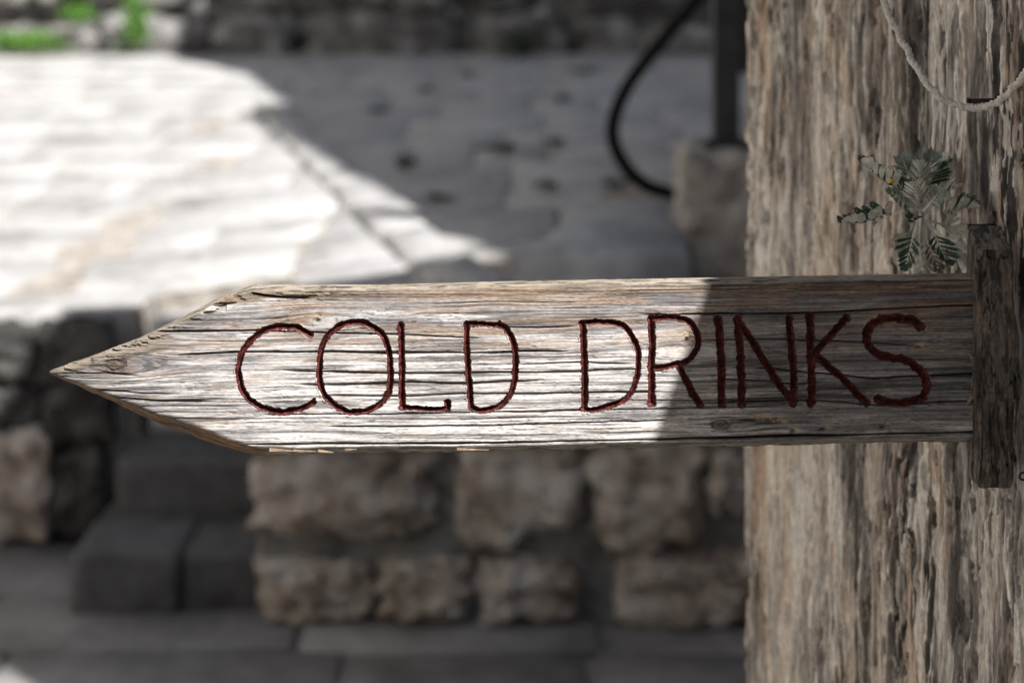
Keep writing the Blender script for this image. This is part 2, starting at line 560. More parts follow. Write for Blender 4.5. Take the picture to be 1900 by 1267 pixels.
# ------------------------------------------------------------------ pier at the right that carries the sign
WX0, WD0, WS = .432, 1.43, -.28       # face line: x = WX0 + WS*(d-WD0)
fdir = Vector((WS, 1, 0)).normalized()  # along the face, away from the camera
fnor = Vector((-1, WS, 0)).normalized()  # out of the face, to the street
pier = thing('stone_pier', 'tall pier of layered tan limestone carrying the wooden arrow sign', 'pier', (WX0, WD0, 0))
FAR = .612                               # distance along the face from the sign to the far corner


def jamb():
    ls = np.concatenate([np.linspace(-.45, -.07, 24)[:-1], np.linspace(-.07, FAR - .03, 620)])
    zs = np.concatenate([np.linspace(.42, .74, 30)[:-1], np.linspace(.74, 1.60, 760), np.linspace(1.60, 2.00, 40)[1:]])
    L, Z = np.meshgrid(ls, zs, indexing='ij')
    # bedding planes stand upright; everything is drawn out along them
    wl = L + .016 * (fbm(L * 11, Z * 4.0, 3, 4) - .5) + .006 * (fbm(L * 40, Z * 18, 5, 3) - .5)
    wz = Z + .05 * (fbm(L * 9 + 4, Z * 8, 6, 3) - .5)
    broad = fbm(wl * 19, wz * 3.0, 21, 4)
    mid = fbm(wl * 60, wz * 8, 41, 5)
    fine = fbm(wl * 210, wz * 60, 33, 4)
    fibre = fbm(wl * 150, wz * 13, 35, 5)
    lump = fbm(L * 26, Z * 13, 51, 4)
    pit = ss(.57, .66, fbm(wl * 150 + 40, wz * 42, 61, 4)) * ss(.42, .56, fbm(wl * 22, wz * 7, 62, 3))
    flake = ss(.575, .60, fbm(wl * 66 + 3, wz * 6.5 + 11, 81, 5)) * ss(.44, .54, fbm(wl * 15 + 9, wz * 4, 71, 3))
    cleft = np.exp(-((fbm(wl * 38 + 31, wz * 3.4 + 3, 91, 5) - .5) / .014) ** 2) * ss(.45, .6, fbm(L * 12, Z * 6, 92, 3))
    hollow = ss(.60, .70, fbm(wl * 34 + 17, wz * 4.5 + 3, 93, 5))
    h = (.45 + .55 * ss(.5, .1, L)) * 0 + .005 * (broad - .5) + .0045 * (mid - .5) + .0030 * (fine - .5) + .0040 * (fibre - .5) + .005 * (lump - .5) - .0040 * pit + .0022 * flake - .0050 * cleft - .0035 * hollow
    tan = np.array([.67, .55, .445]); grey = np.array([.49, .455, .425]); pale = np.array([.80, .75, .69]); dark = np.array([.060, .054, .052]); rust = np.array([.44, .26, .15])
    c = np.empty(L.shape + (3,))
    # warmer towards the far corner, greyer by the sign
    g = ss(.10, .38, L + .22 * (fbm(L * 14, Z * 5, 101, 3) - .5))[..., None]
    busy = (.52 + .60 * (1 - g[..., 0])) * (.45 + .9 * ss(.38, .62, fbm(L * 9 + 3, Z * 4, 102, 3)))
    c[:] = grey * (1 - g) + tan * g
    mx = lambda c, t, k: c + (t - c) * np.clip(k, 0, 1)[..., None]
    c = mx(c, pale, ss(.46, .62, mid) * .85)
    c = mx(c, grey * .75, ss(.50, .64, fbm(wl * 26, wz * 4.6, 111, 5)) * .60)
    c = mx(c, rust, ss(.56, .72, fbm(wl * 20 + 8, wz * 5.4, 121, 3)) * .45)
    c = mx(c, pale * 1.04, flake)
    big = ss(.50, .62, fbm(wl * 30 + 3, wz * 3.2 + 7, 145, 4))
    c = mx(c, np.array([.16, .135, .12]), big * ss(.35, .6, fibre) * .8 * (.5 + .5 * busy))
    c = mx(c, dark, ss(.55, .63, fbm(wl * 95 + 5, wz * 10, 131, 5)) * ss(.42, .60, fbm(wl * 16 + 2, wz * 3.6, 132, 3) + .10 * (1 - g[..., 0])) * .95 * busy)
    c = mx(c, dark, pit * .8 * busy); c = mx(c, dark, cleft * .8 * np.clip(busy * 1.3, 0, 1)); c = mx(c, grey * .45, hollow * .55 * busy)
    c = mx(c, dark, ss(.56, .62, fbm(wl * 230 + 5, wz * 40, 141, 4)) * ss(.46, .60, fbm(wl * 40 + 2, wz * 9, 142, 3) + .07 * (1 - g[..., 0])) * .85 * busy)
    c = mx(c, pale * 1.05, ss(.57, .62, fbm(wl * 190 + 9, wz * 26, 143, 4)) * ss(.46, .60, fbm(wl * 36 + 5, wz * 12, 144, 3)) * .7)
    c *= (1 + (fine - .5) * (.4 + .7 * busy))[..., None] * (1 + (fibre - .5) * (.3 + .4 * busy))[..., None]
    # lichen runs where water comes down the face, and rust under the nail
    def run(l0, w, z0, z1, seed):
        e = np.exp(-((wl - l0) / (w * (.5 + mid))) ** 2)
        return e * ss(z0 - .06, z0, Z) * (1 - ss(z1, z1 + .06, Z)) * ss(.30, .55, fibre)
    for (l0, w, z0, z1, k) in ((.314, .026, .76, 1.17, .95), (.12, .014, .74, 1.12, .9), (.555, .018, .76, 1.17, .75), (.20, .022, 1.36, 1.62, .8), (.08, .014, 1.40, 1.62, .7), (.30, .026, 1.34, 1.6, .75), (.45, .03, 1.36, 1.56, .5), (.02, .012, .9, 1.1, .6), (.22, .012, .76, 1.1, .6)):
        c = mx(c, dark, run(l0, w, z0, z1, int(l0 * 999)) * k)
    for (l0, w, z0, z1) in ((.152, .010, 1.46, 1.62), (.175, .008, .92, 1.12), (.14, .007, .96, 1.15), (.06, .008, 1.05, 1.16), (.26, .010, 1.30, 1.42), (.40, .02, 1.28, 1.40), (.42, .025, .95, 1.15)):
        c = mx(c, pale, run(l0, w, z0, z1, 1) * .85)
    rs = np.exp(-((L - .002) / .0022) ** 2) * ss(1.33, 1.37, Z) * (1 - ss(1.46, 1.48, Z))
    c = mx(c, np.array([.33, .16, .06]), rs * .7)
    pos = np.empty(L.shape + (3,))
    for k in range(3):
        pos[..., k] = (WX0, WD0, 0)[k] + fdir[k] * L + fnor[k] * h
    pos[..., 2] = Z
    # wrap the far corner round, then the hidden far face
    nl = len(ls)
    ext_p = []; ext_c = []
    edge_n = .005 * (fbm(zs * 9, zs * 0, 5, 4) - .5) + .003 * (fbm(zs * 45, zs * 0, 6, 3) - .5)
    for a in np.linspace(0.15, 1, 7):
        th = a * math.pi / 2; r = .03
        p = pos[-1].copy()
        for k in range(3):
            p[:, k] += fdir[k] * (r * math.sin(th) + edge_n * a) - fnor[k] * r * (1 - math.cos(th))
        ext_p.append(p); ext_c.append(c[-1] * (1 + .0 * a))
    p = ext_p[-1].copy()
    for k in range(3): p[:, k] -= fnor[k] * .42
    ext_p.append(p); ext_c.append(c[-1])
    p2 = pos[0].copy()
    for k in range(3): p2[:, k] -= fnor[k] * .45
    ext_p.append(p2); ext_c.append(c[0])
    A = np.concatenate([pos, np.array(ext_p), pos[:1]], 0)
    C = np.concatenate([c, np.array(ext_c), c[:1]], 0)
    nu, nv = A.shape[:2]
    q = grid_quads(nu, nv)[:, ::-1]
    return mesh_np('jamb_stone', A, q, np.clip(C, .01, .9))


child('stone', jamb(), M['jamb'], pier)


def face_pt(l, out, z):
    p = Vector((WX0, WD0, 0)) + fdir * l + fnor * out
    return Vector((p.x, p.y, z))


def face_stone(l0, l1, z0, z1, depth=.44):
    bm = bmesh.new()
    e = .006
    vs = [bm.verts.new(face_pt(l, o, z)) for z in (z0 + e, z1 - e) for (l, o) in ((l0 + e, random.uniform(-.004, .01)), (l1 - e, random.uniform(-.004, .01)), (l1 - e, -depth), (l0 + e, -depth))]
    for f in ((0, 3, 2, 1), (4, 5, 6, 7), (0, 1, 5, 4), (1, 2, 6, 5), (2, 3, 7, 6), (3, 0, 4, 7)): bm.faces.new([vs[i] for i in f])
    bmesh.ops.bevel(bm, geom=list(bm.edges), offset=.01, segments=1, affect='EDGES')
    child('stone', bm_mesh('stone', bm), M['rubble'], pier)


face_stone(-.45, FAR, 0, .42)
z = 0
while z < 1.95:
    h = random.choice((.26, .33, .4))
    if z + h > 1.85: h = 2.00 - z
    l = -.46
    while l > -3.2:
        w = random.uniform(.4, .8)
        face_stone(l - w, l, z, z + h); l -= w
    z += h

# ------------------------------------------------------------------ arrow sign
sign = thing('arrow_sign', 'weathered wooden arrow sign with carved dark red words COLD DRINKS', 'sign', tuple(P(1812, 818, D0)))
K = D0 / F


def pxl(pts):
    pts = sorted(pts); return np.array([p[0] for p in pts], float), np.array([p[1] for p in pts], float)


TOPF = pxl([(88, 691), (100, 686), (150, 672), (200, 650), (260, 632), (300, 612), (330, 600), (370, 580), (400, 566), (412, 560), (430, 556), (445, 548), (470, 541), (540, 540), (700, 541), (850, 537), (1000, 534), (1310, 529), (1560, 523), (1815, 519)])
BOTF = pxl([(88, 693), (110, 700), (147, 713), (221, 741), (295, 770), (369, 795), (442, 823), (480, 832), (560, 833), (640, 831), (1000, 828), (1310, 821), (1600, 815), (1815, 811)])
SILT = pxl([(84, 690), (110, 681), (150, 668), (260, 626), (330, 592), (405, 553), (440, 540), (470, 528), (540, 527), (700, 528), (1000, 520), (1310, 515), (1815, 506)])      # silhouette as seen, drawn by the back edge
SILB = pxl([(84, 694), (110, 701), (166, 725), (221, 751), (295, 784), (369, 813), (442, 837), (475, 843), (534, 845), (627, 839), (1000, 836), (1310, 828), (1815, 818)])
THK = .034

c5 = lambda pts: [(400 + x / 2.714, 500 + y / 2.714) for x, y in pts]
c6 = lambda pts: [(1050 + x / 2.235, 500 + y / 2.235) for x, y in pts]
LET = [
    ('C', [(c5([(478, 328), (440, 305), (390, 288), (330, 288), (270, 298), (215, 325), (165, 370), (130, 430), (115, 500), (118, 560), (140, 620), (180, 665), (240, 700), (320, 718), (400, 708), (450, 692), (490, 672)]), 0, 1)]),
    ('O', [(c5([(690, 268), (630, 280), (580, 315), (545, 370), (525, 450), (522, 530), (535, 600), (560, 650), (605, 690), (660, 712), (720, 718), (780, 708), (830, 680), (865, 630), (880, 560), (878, 470), (868, 390), (840, 330), (795, 290), (745, 270)]), 1, 1)]),
    ('L', [(c5([(932, 288), (935, 400), (937, 550), (942, 692)]), 0, 1), (c5([(942, 692), (1020, 698), (1090, 702), (1165, 704)]), 0, .8), (c5([(1165, 704), (1168, 690), (1168, 670)]), 0, .95)]),
    ('D', [(c5([(1265, 278), (1270, 400), (1275, 550), (1285, 690)]), 0, .95), (c5([(1285, 690), (1340, 710), (1410, 695), (1465, 655), (1500, 590), (1512, 500), (1510, 420), (1495, 350), (1460, 295), (1430, 282)]), 0, .95), (c5([(1430, 282), (1350, 274), (1265, 274)]), 0, .85)]),
    ('D', [(c6([(68, 225), (75, 350), (78, 480), (75, 578)]), 0, 1), (c6([(75, 578), (110, 582), (180, 565), (245, 540), (285, 480), (300, 400), (298, 330), (270, 270), (230, 230), (180, 217), (120, 215), (68, 222)]), 0, .85)]),
    ('R', [(c6([(352, 205), (358, 300), (355, 420), (355, 555)]), 0, 1), (c6([(352, 205), (420, 200), (480, 205), (520, 225), (545, 270), (548, 310), (530, 350), (490, 385), (430, 400), (365, 410)]), 0, .9), (c6([(465, 395), (500, 460), (530, 520), (558, 560)]), 0, 1)]),
    ('I', [(c6([(635, 210), (640, 300), (645, 420), (645, 555)]), 0, 1.1)]),
    ('N', [(c6([(712, 210), (722, 300), (727, 420), (730, 555)]), 0, 1.1), (c6([(715, 215), (770, 290), (830, 390), (890, 480), (945, 550)]), 0, 1), (c6([(928, 205), (935, 300), (945, 430), (945, 553)]), 0, 1)]),
    ('K', [(c6([(1012, 195), (1015, 300), (1018, 420), (1020, 550)]), 0, 1.1), (c6([(1165, 200), (1110, 260), (1060, 315), (1025, 350)]), 0, 1), (c6([(1025, 350), (1090, 400), (1150, 455), (1210, 515), (1250, 552)]), 0, 1)]),
    ('S', [(c6([(1470, 238), (1440, 210), (1380, 200), (1320, 205), (1270, 230), (1248, 270), (1255, 310), (1290, 345), (1340, 365), (1400, 375), (1450, 400), (1485, 440), (1498, 490), (1480, 530), (1430, 550), (1360, 552), (1295, 540)]), 0, 1.1)]),
]
STW = 5.7           # half width of a stroke in photo pixels
DEP = .0058         # groove depth
strokes = []        # (points, width scale, letter index, closed)
for li, (ch_, sts) in enumerate(LET):
    for (pts, closed, ws) in sts:
        c = catmull(pts, 10, bool(closed))
        # hand wobble
        k = np.arange(len(c))
        c = c + np.stack([1.6 * (fbm(k * .13, k * 0 + li * 3.1, 7, 2) - .5) * 2, 1.6 * (fbm(k * .13 + 50, k * 0 + li * 3.1, 8, 2) - .5) * 2], 1)
        if closed: c = np.vstack([c, c[:1]])
        strokes.append((c, ws * (.92, .94, .98, .96, 1.02, 1.08, 1.08, 1.08, 1.08, 1.14)[li], li, closed))


def groove_dist(X, Y):
    """distance to the nearest stroke, in units of its half width"""
    best = np.full(X.shape, 9.0)
    for (c, ws, li, closed) in strokes:
        x0, y0 = c.min(0) - 25; x1, y1 = c.max(0) + 25
        sel = (X > x0) & (X < x1) & (Y > y0) & (Y < y1)
        xs, ys = X[sel], Y[sel]
        dm = np.full(xs.shape, 1e9)
        for i in range(len(c) - 1):
            a, b2 = c[i], c[i + 1]
            ab = b2 - a; l2 = (ab ** 2).sum() + 1e-9
            near = (np.abs(xs - a[0]) < 32) & (np.abs(ys - a[1]) < 32)
            if not near.any(): continue
            t = np.clip(((xs[near] - a[0]) * ab[0] + (ys[near] - a[1]) * ab[1]) / l2, 0, 1)
            dd = np.hypot(xs[near] - a[0] - t * ab[0], ys[near] - a[1] - t * ab[1])
            dm[near] = np.minimum(dm[near], dd)
        if not closed:
            for e in (c[0], c[-1]):
                dm = np.minimum(dm, np.hypot(xs - e[0], ys - e[1]) * .82)
        best[sel] = np.minimum(best[sel], dm / (STW * ws))
    return best


def wobble(X, Y):
    """ragged cut: the grain tears the lips of the groove"""
    return 1 + .30 * (fbm(X / 8, Y / 8, 30, 3) - .5) * 2 + .34 * (fbm(X / 40, Y / 2.6, 48, 3) - .5)


CRACKS = [([(254, 617), (461, 614), (621, 618), (731, 621), (900, 628)], 1.5, .9),
          ([(324, 659), (442, 654), (592, 652), (731, 655), (864, 655), (1060, 651)], 1.8, 1.0),
          ([(92, 694), (150, 694), (195, 693), (260, 699)], 1.4, .9),
          ([(1180, 585), (1330, 583), (1450, 582), (1564, 578), (1700, 571), (1812, 566)], 1.6, 1.0),
          ([(1390, 681), (1500, 690), (1620, 702), (1720, 698), (1812, 694)], 1.5, .9),
          ([(520, 687), (600, 690), (760, 694), (870, 692), (1060, 690), (1200, 684)], 2.0, .85),
          ([(545, 714), (640, 714), (760, 709), (870, 712), (1010, 706)], 2.2, .85),
          ([(600, 735), (730, 735), (860, 731), (1080, 729), (1230, 726)], 1.7, .8),
          ([(455, 826), (560, 824), (700, 824), (1000, 820), (1310, 813), (1600, 806), (1812, 802)], 2.0, 1.0),
          ([(440, 542), (480, 548), (530, 553), (590, 556)], 3.0, 1.0),
          ([(165, 722), (240, 729), (330, 731)], 1.4, .8), ([(190, 735), (300, 745), (400, 744)], 1.6, .7),
          ([(880, 605), (1000, 608), (1075, 604)], 1.3, .7), ([(960, 676), (1080, 672), (1180, 676)], 1.4, .7),
          ([(1290, 632), (1400, 628), (1560, 634), (1700, 640)], 1.3, .7), ([(1330, 745), (1480, 742), (1640, 752), (1812, 744)], 1.4, .8),
          ([(1310, 700), (1480, 712), (1540, 708)], 1.4, .7), ([(480, 770), (760, 768), (1100, 762)], 1.6, .75), ([(600, 792), (900, 790), (1250, 779)], 1.5, .75)]


def board():
    nu, nf, nt_, nb = 1500, 300, 26, 22
    xs = np.linspace(89, 1814, nu)
    yt = np.interp(xs, *TOPF); yb = np.interp(xs, *BOTF)
    rag = 5 * (fbm(xs / 26, xs * 0, 1, 4) - .5) * np.where(xs < 620, 1.6, .5)
    yt = yt + rag * ss(88, 130, xs)
    yb = yb + 4 * (fbm(xs / 40, xs * 0 + 5, 2, 4) - .5) * ss(88, 130, xs)
    sc_ = D0 / (D0 + THK); xa = 950 + (xs - 950) * sc_
    bt = np.interp(xa, *SILT) / sc_; bb = np.interp(xa, *SILB) / sc_
    bb = bb + 6 * (fbm(xs / 24, xs * 0 + 9, 4, 4) - .5) * ss(88, 160, xs)
    v = np.linspace(0, 1, nf)
    X = np.repeat(xs[:, None], nf, 1)
    Y = yb[:, None] + (yt - yb)[:, None] * v[None]

    def field(X, Y):
        yy = Y + (X - 1812) * -.0 + (1812 - X) * -.0165
        # knots bend the grain
        for (kx, ky, rx, ry, A) in ((212, 678, 95, 34, 17), (600, 596, 80, 26, 12), (1282, 655, 70, 30, 12), (1340, 786, 60, 20, 8), (905, 578, 70, 22, 7), (1030, 640, 60, 22, 7), (1480, 640, 90, 30, 8)):
            e = np.exp(-((X - kx) / rx) ** 2 - ((Y - ky) / ry) ** 2)
            yy = yy - A * e * np.tanh((Y - ky) / 10.0)
        yy = yy + 12 * (fbm(X / 520, Y / 90, 11, 3) - .5) + 1.3 * (fbm(X / 110, Y / 22, 12, 3) - .5)
        fade = .22 + .78 * ss(.36, .62, fbm(X / 330, Y / 46, 46, 4))
        # growth rings: wide below, fine above
        up = 1 - ss(600, 700, yy + 30 * (fbm(X / 300, Y / 50, 14, 2) - .5))
        per = 15.0
        ph = yy / per + 1.1 * (fbm(X / 600, yy / 40, 15, 3) - .5)
        fr = ph - np.floor(ph)
        ring = np.exp(-((fr - .5) / (.06 + .16 * fbm(X / 45, yy / 9, 45, 2))) ** 2) * ss(.42, .66, fbm(X / 300 + 7 * np.floor(ph), np.floor(ph) * 3.7, 16, 5))
        ring2p = yy / 6.2 + .8 * (fbm(X / 500, yy / 30, 17, 3) - .5)
        fr2 = ring2p - np.floor(ring2p)
        ring2 = np.exp(-((fr2 - .5) / .20) ** 2) * ss(.46, .70, fbm(X / 220 + 5 * np.floor(ring2p), np.floor(ring2p) * 2.3, 18, 5))
        gash = ss(.61, .70, fbm(X / 190, yy / 3.4, 19, 5))
        gash2 = ss(.60, .69, fbm(X / 80, yy / 2.0, 22, 4))
        fib = fbm(X / 150, yy / 1.7, 23, 4)
        ring = ring * (.25 + .6 * fade); gash = gash * fade * (.35 + .5 * (1 - up)); ring2 = ring2 * (.4 + .6 * fade)
        crack = np.zeros(X.shape)
        for (pts, w, k) in CRACKS:
            p = np.array(pts, float)
            cy = np.interp(X, p[:, 0], p[:, 1]) + 3.0 * (fbm(X / 70, X * 0 + p[0, 1], 25, 4) - .5)
            ww = w * (.45 + 1.1 * fbm(X / 55, X * 0 + p[0, 1] * .7, 26, 2))
            inside = ss(p[0, 0] - 4, p[0, 0] + 40, X) * (1 - ss(p[-1, 0] - 40, p[-1, 0] + 4, X))
            if p[-1, 0] > 1800: inside = ss(p[0, 0] - 4, p[0, 0] + 40, X)
            crack = np.maximum(crack, k * np.exp(-((Y - cy) / ww) ** 2) * inside)
        stain = fbm(X / 120, yy / 26, 27, 4)
        patch = fbm(X / 210 + 3, yy / 34 + 4, 28, 4)
        return yy, up, ring, ring2, gash, gash2, fib, crack, stain, patch

    yy, up, ring, ring2, gash, gash2, fib, crack, stain, patch = field(X, Y)
    gd = groove_dist(X, Y)
    wob = wobble(X, Y)
    gdw = gd * wob
    groove = np.clip(1 - gdw / 1.15, 0, 1) ** .75
    low = 1 - up
    h = -.0010 * ring * (.35 + .65 * low) - .0007 * ring2 * up - .0006 * gash - .0003 * gash2 - .0034 * crack + .0003 * (fib - .5)
    h += .0016 * (fbm(X / 260, Y / 60, 31, 3) - .5)
    rim = np.exp(-((gdw - 1.25) / .22) ** 2) * ss(.45, .7, fbm(X / 14, Y / 14, 32, 3))
    h += .0008 * rim
    h -= DEP * groove
    # crusty upper left corner
    crust = np.exp(-((X - 480) / 120) ** 2) * (1 - ss(540, 572, Y)) + .7 * (X < 420) * (1 - ss(0, 26, Y - np.interp(X, *TOPF)))
    cn = fbm(X / 26, Y / 7, 33, 4)
    h += -.0035 * crust * ss(.45, .6, cn)
    # eased edges
    et = (Y - yt[:, None]); eb = (yb[:, None] - Y)
    h -= .0025 * np.exp(-et / 3.5) + .002 * np.exp(-eb / 3.0)

    white = np.array([.61, .585, .57]); grey = np.array([.27, .255, .25]); blue = np.array([.115, .113, .125]); dark = np.array([.022, .019, .018]); brown = np.array([.30, .205, .135]); lich = np.array([.19, .16, .09])
    c = np.empty(X.shape + (3,)); c[:] = grey * 1.25
    mx = lambda c, t, k: c + (t - c) * np.clip(k, 0, 1)[..., None]
    macro = np.exp(-((X - 840) / 520) ** 4) * ss(585, 650, Y) * .10 - .06 * (1 - ss(560, 610, Y)) - .07 * (1 - ss(250, 430, X)) - .18 * ss(1290, 1420, X) * (1 - .7 * ss(735, 790, Y)) + .05 * ss(765, 800, Y)  # right end also darkened in the colour, deepening the shade on it
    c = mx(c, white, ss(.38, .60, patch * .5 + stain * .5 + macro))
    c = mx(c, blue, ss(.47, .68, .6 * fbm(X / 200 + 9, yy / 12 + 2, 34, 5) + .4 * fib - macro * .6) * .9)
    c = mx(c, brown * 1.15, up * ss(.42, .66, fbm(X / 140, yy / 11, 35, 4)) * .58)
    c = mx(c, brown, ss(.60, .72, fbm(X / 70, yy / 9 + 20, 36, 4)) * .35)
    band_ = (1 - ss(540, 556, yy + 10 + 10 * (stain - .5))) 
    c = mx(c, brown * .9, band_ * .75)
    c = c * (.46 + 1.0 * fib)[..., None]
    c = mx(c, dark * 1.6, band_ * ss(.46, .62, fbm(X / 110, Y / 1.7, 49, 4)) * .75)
    soft = ss(.50, .68, fbm(X / 120, yy / 4.6, 38, 5)) * ss(.38, .58, fbm(X / 160, yy / 24, 39, 3))
    c = mx(c, np.array([.07, .062, .06]), soft * .60)
    c = mx(c, dark, ring * (.25 + .60 * low))
    c = mx(c, np.array([.06, .045, .035]), ring2 * up * .62)
    c = mx(c, dark, gash * .72)
    c = mx(c, np.array([.07, .058, .05]), gash2 * .34)
    grit = fbm(X / 7, Y / 2.2, 54, 3)
    c = c * (.66 + .68 * grit)[..., None]
    speck = ss(.63, .70, fbm(X / 16, yy / 2.6, 52, 4)) * ss(.42, .60, fbm(X / 90, yy / 15, 53, 3))
    c = mx(c, dark * 2.5, speck * .5); h -= .0003 * speck
    c = mx(c, lich, crust * ss(.35, .55, cn) * .85)
    c = mx(c, dark, crust * ss(.50, .60, cn) * .7)
    wy = 690 - 45 * ss(120, 330, X) + 12 * (fbm(X / 40, X * 0, 55, 3) - .5)
    wedge = (1 - ss(-10, 6, Y - wy)) * (1 - ss(270, 360, X))
    c = mx(c, np.array([.23, .19, .155]) * (.5 + fbm(X / 30, Y / 6, 56, 4))[..., None], wedge * .7)
    c = mx(c, dark, np.exp(-((Y - wy) / 4) ** 2) * (1 - ss(290, 370, X)) * .5)
    # knots
    for (kx, ky, r) in ((212, 678, 9), (1338, 788, 8)):
        rr = np.hypot((X - kx) / 1.6, Y - ky) / r * (1 + .9 * (fbm(X / 11, Y / 9, int(kx), 3) - .5))
        c = mx(c, np.array([.14, .10, .07]), np.exp(-rr ** 2) * .7)
        c = mx(c, dark, np.exp(-((rr - 1.1) / .30) ** 2) * .5 + np.exp(-((rr - .3) / .25) ** 2) * .6)
        h -= .0012 * np.exp(-((rr - 1.1) / .25) ** 2)
    # torn, resin-tinted splinter marks
    for (kx, ky, rx, ry) in ((1405, 775, 34, 5), (1440, 782, 22, 4), (1278, 622, 9, 10), (1468, 612, 10, 8), (592, 588, 8, 7), (1642, 786, 9, 7), (1532, 792, 10, 5), (1475, 795, 8, 5), (1708, 640, 9, 4)):
        e = np.exp(-((X - kx) / rx) ** 2 - ((Y - ky) / ry) ** 2) * ss(.38, .56, fbm(X / 9, Y / 5, int(kx), 3))
        c = mx(c, np.array([.50, .40, .26]), e * 1.2)
        h -= .0018 * e
        e2 = np.exp(-((X - kx + rx * .5) / (rx * .7)) ** 2 - ((Y - ky - ry) / (ry * .6)) ** 2)
        c = mx(c, dark, e2 * .8); h -= .002 * e2
    c = mx(c, dark * .8, crack * 1.0)
    # raw wood and paint traces by the letters
    c = mx(c, np.array([.45, .33, .20]), rim * ss(.55, .7, fbm(X / 12, Y / 9, 37, 3)) * .5)
    c = mx(c, np.array([.045, .016, .014]), ss(1.30, 1.08, gdw) * 1.0) if False else mx(c, np.array([.05, .018, .015]), 1 - ss(1.00, 1.16, gdw))
    front = np.stack([(X - 950) * K, D0 - h, EYE - Y * K], -1)

    # top edge, back, bottom edge
    def strip(Ya, Yb, n, seed, da, db, inc, base_c, tint):
        t = np.linspace(0, 1, n + (0 if inc else 2))[(0 if inc else 1):(n if inc else -1)]
        Yq = Ya[:, None] + (Yb - Ya)[:, None] * t[None]
        Dq = da[:, None] + (db - da)[:, None] * t[None]
        Xq = np.repeat(xs[:, None], Yq.shape[1], 1)
        a = fbm(Xq / 70, t[None] * 14 + 3, seed, 4); b_ = fbm(Xq / 30, t[None] * 26, seed + 1, 3)
        bulge = np.sin(t * math.pi)[None]
        hh = (a - .5) * 3.4 * bulge
        sg = 1 if seed == 50 else -1
        Yq = Yq - sg * hh
        cc = np.empty(Xq.shape + (3,)); cc[:] = base_c
        cc = cc + (np.array(tint) - cc) * ss(.42, .62, a)[..., None] * .8
        cc = cc + (dark - cc) * (ss(.54, .66, b_) * .8)[..., None]
        cc = cc * (.6 + .8 * fbm(Xq / 40, t[None] * 40, seed + 2, 3))[..., None]
        return np.stack([(Xq - 950) * K, Dq, EYE - Yq * K], -1), cc

    d_f = front[:, -1, 1]; d_b = np.full(nu, D0 + THK)
    tp, tc = strip(yt, bt, nt_, 50, d_f, d_b, False, np.array([.36, .315, .265]), (.20, .165, .11))
    bkp, bkc = strip(bt, bb, 4, 60, d_b, d_b, True, np.array([.25, .2, .16]), (.2, .16, .12))
    bkp[..., 2] = EYE - (bt[:, None] + (bb - bt)[:, None] * np.linspace(0, 1, 4)[None]) * K
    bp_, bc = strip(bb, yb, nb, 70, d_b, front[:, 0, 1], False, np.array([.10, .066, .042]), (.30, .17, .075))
    gx = ss(440, 560, xs)[:, None, None]
    bc = bc * (1 - gx) + gx * (bc.mean(-1, keepdims=True) * np.array([2.3, 2.1, 1.85]))
    A = np.concatenate([front, tp, bkp, bp_], 1); C = np.concatenate([c, tc, bkc, bc], 1)
    nv = A.shape[1]
    q = grid_quads(nu, nv, True)
    m = mesh_np('board', A, q, np.clip(C, .004, .85))
    return m


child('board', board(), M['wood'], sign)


def letter_mesh(li):
    """paint lining of the carved strokes: one shell per stroke, rounded ends"""
    V = []; Q = []
    ns = 17
    for (c, ws, l2, closed) in strokes:
        if l2 != li: continue
        # resample
        seg = np.hypot(*np.diff(c, axis=0).T); s = np.concatenate([[0], np.cumsum(seg)])
        n = max(8, int(s[-1] / 1.5))
        t = np.linspace(0, s[-1], n)
        p = np.stack([np.interp(t, s, c[:, 0]), np.interp(t, s, c[:, 1])], 1)
        tg = np.gradient(p, axis=0)
        if closed:
            tg[0] = tg[-1] = p[1] - p[-2]
        tg /= np.linalg.norm(tg, axis=1)[:, None] + 1e-9
        if not closed:      # round caps
            cap = np.array([1.5, 1.0, .5])[:, None] * STW * ws
            p = np.vstack([p[0] - tg[0] * cap, p, p[-1] + tg[-1] * cap[::-1]])
            tg = np.vstack([np.repeat(tg[:1], 3, 0), tg, np.repeat(tg[-1:], 3, 0)])
            n = len(p)
        nm = np.stack([-tg[:, 1], tg[:, 0]], 1)
        k = np.arange(n)
        w = np.full(n, STW * ws * 1.32)
        u = np.linspace(-1, 1, ns)
        PX = p[:, 0:1] + nm[:, 0:1] * w[:, None] * u[None]
        PY = p[:, 1:2] + nm[:, 1:2] * w[:, None] * u[None]
        gr = np.clip(1 - groove_dist(PX, PY) * wobble(PX, PY) / 1.15, 0, 1) ** .75
        arc = np.repeat(k[:, None] * 1.8, ns, 1); uu = np.repeat(u[None], n, 0)
        bump = .0014 * (fbm(arc / 30, uu * 4 + li * 9, 43, 3) - .5) + .0012 * (fbm(PX / 50, PY / 2.6, 47, 3) - .5)
        y = np.where(gr > .06, D0 + DEP * gr - .0006 - bump * gr, D0 + .0022)
        base = len(V) and sum(len(a) for a in V)
        A = np.stack([(PX - 950) * K, y, EYE - PY * K], -1).reshape(-1, 3)
        V.append(A); Q.append(grid_quads(n, ns) + (base or 0))
    return mesh_np('letter', np.concatenate(V), np.concatenate(Q))


for li, (ch_, _) in enumerate(LET):
    child('letter', letter_mesh(li), M['paint'], sign, label='dark red carved letter %s' % ch_)


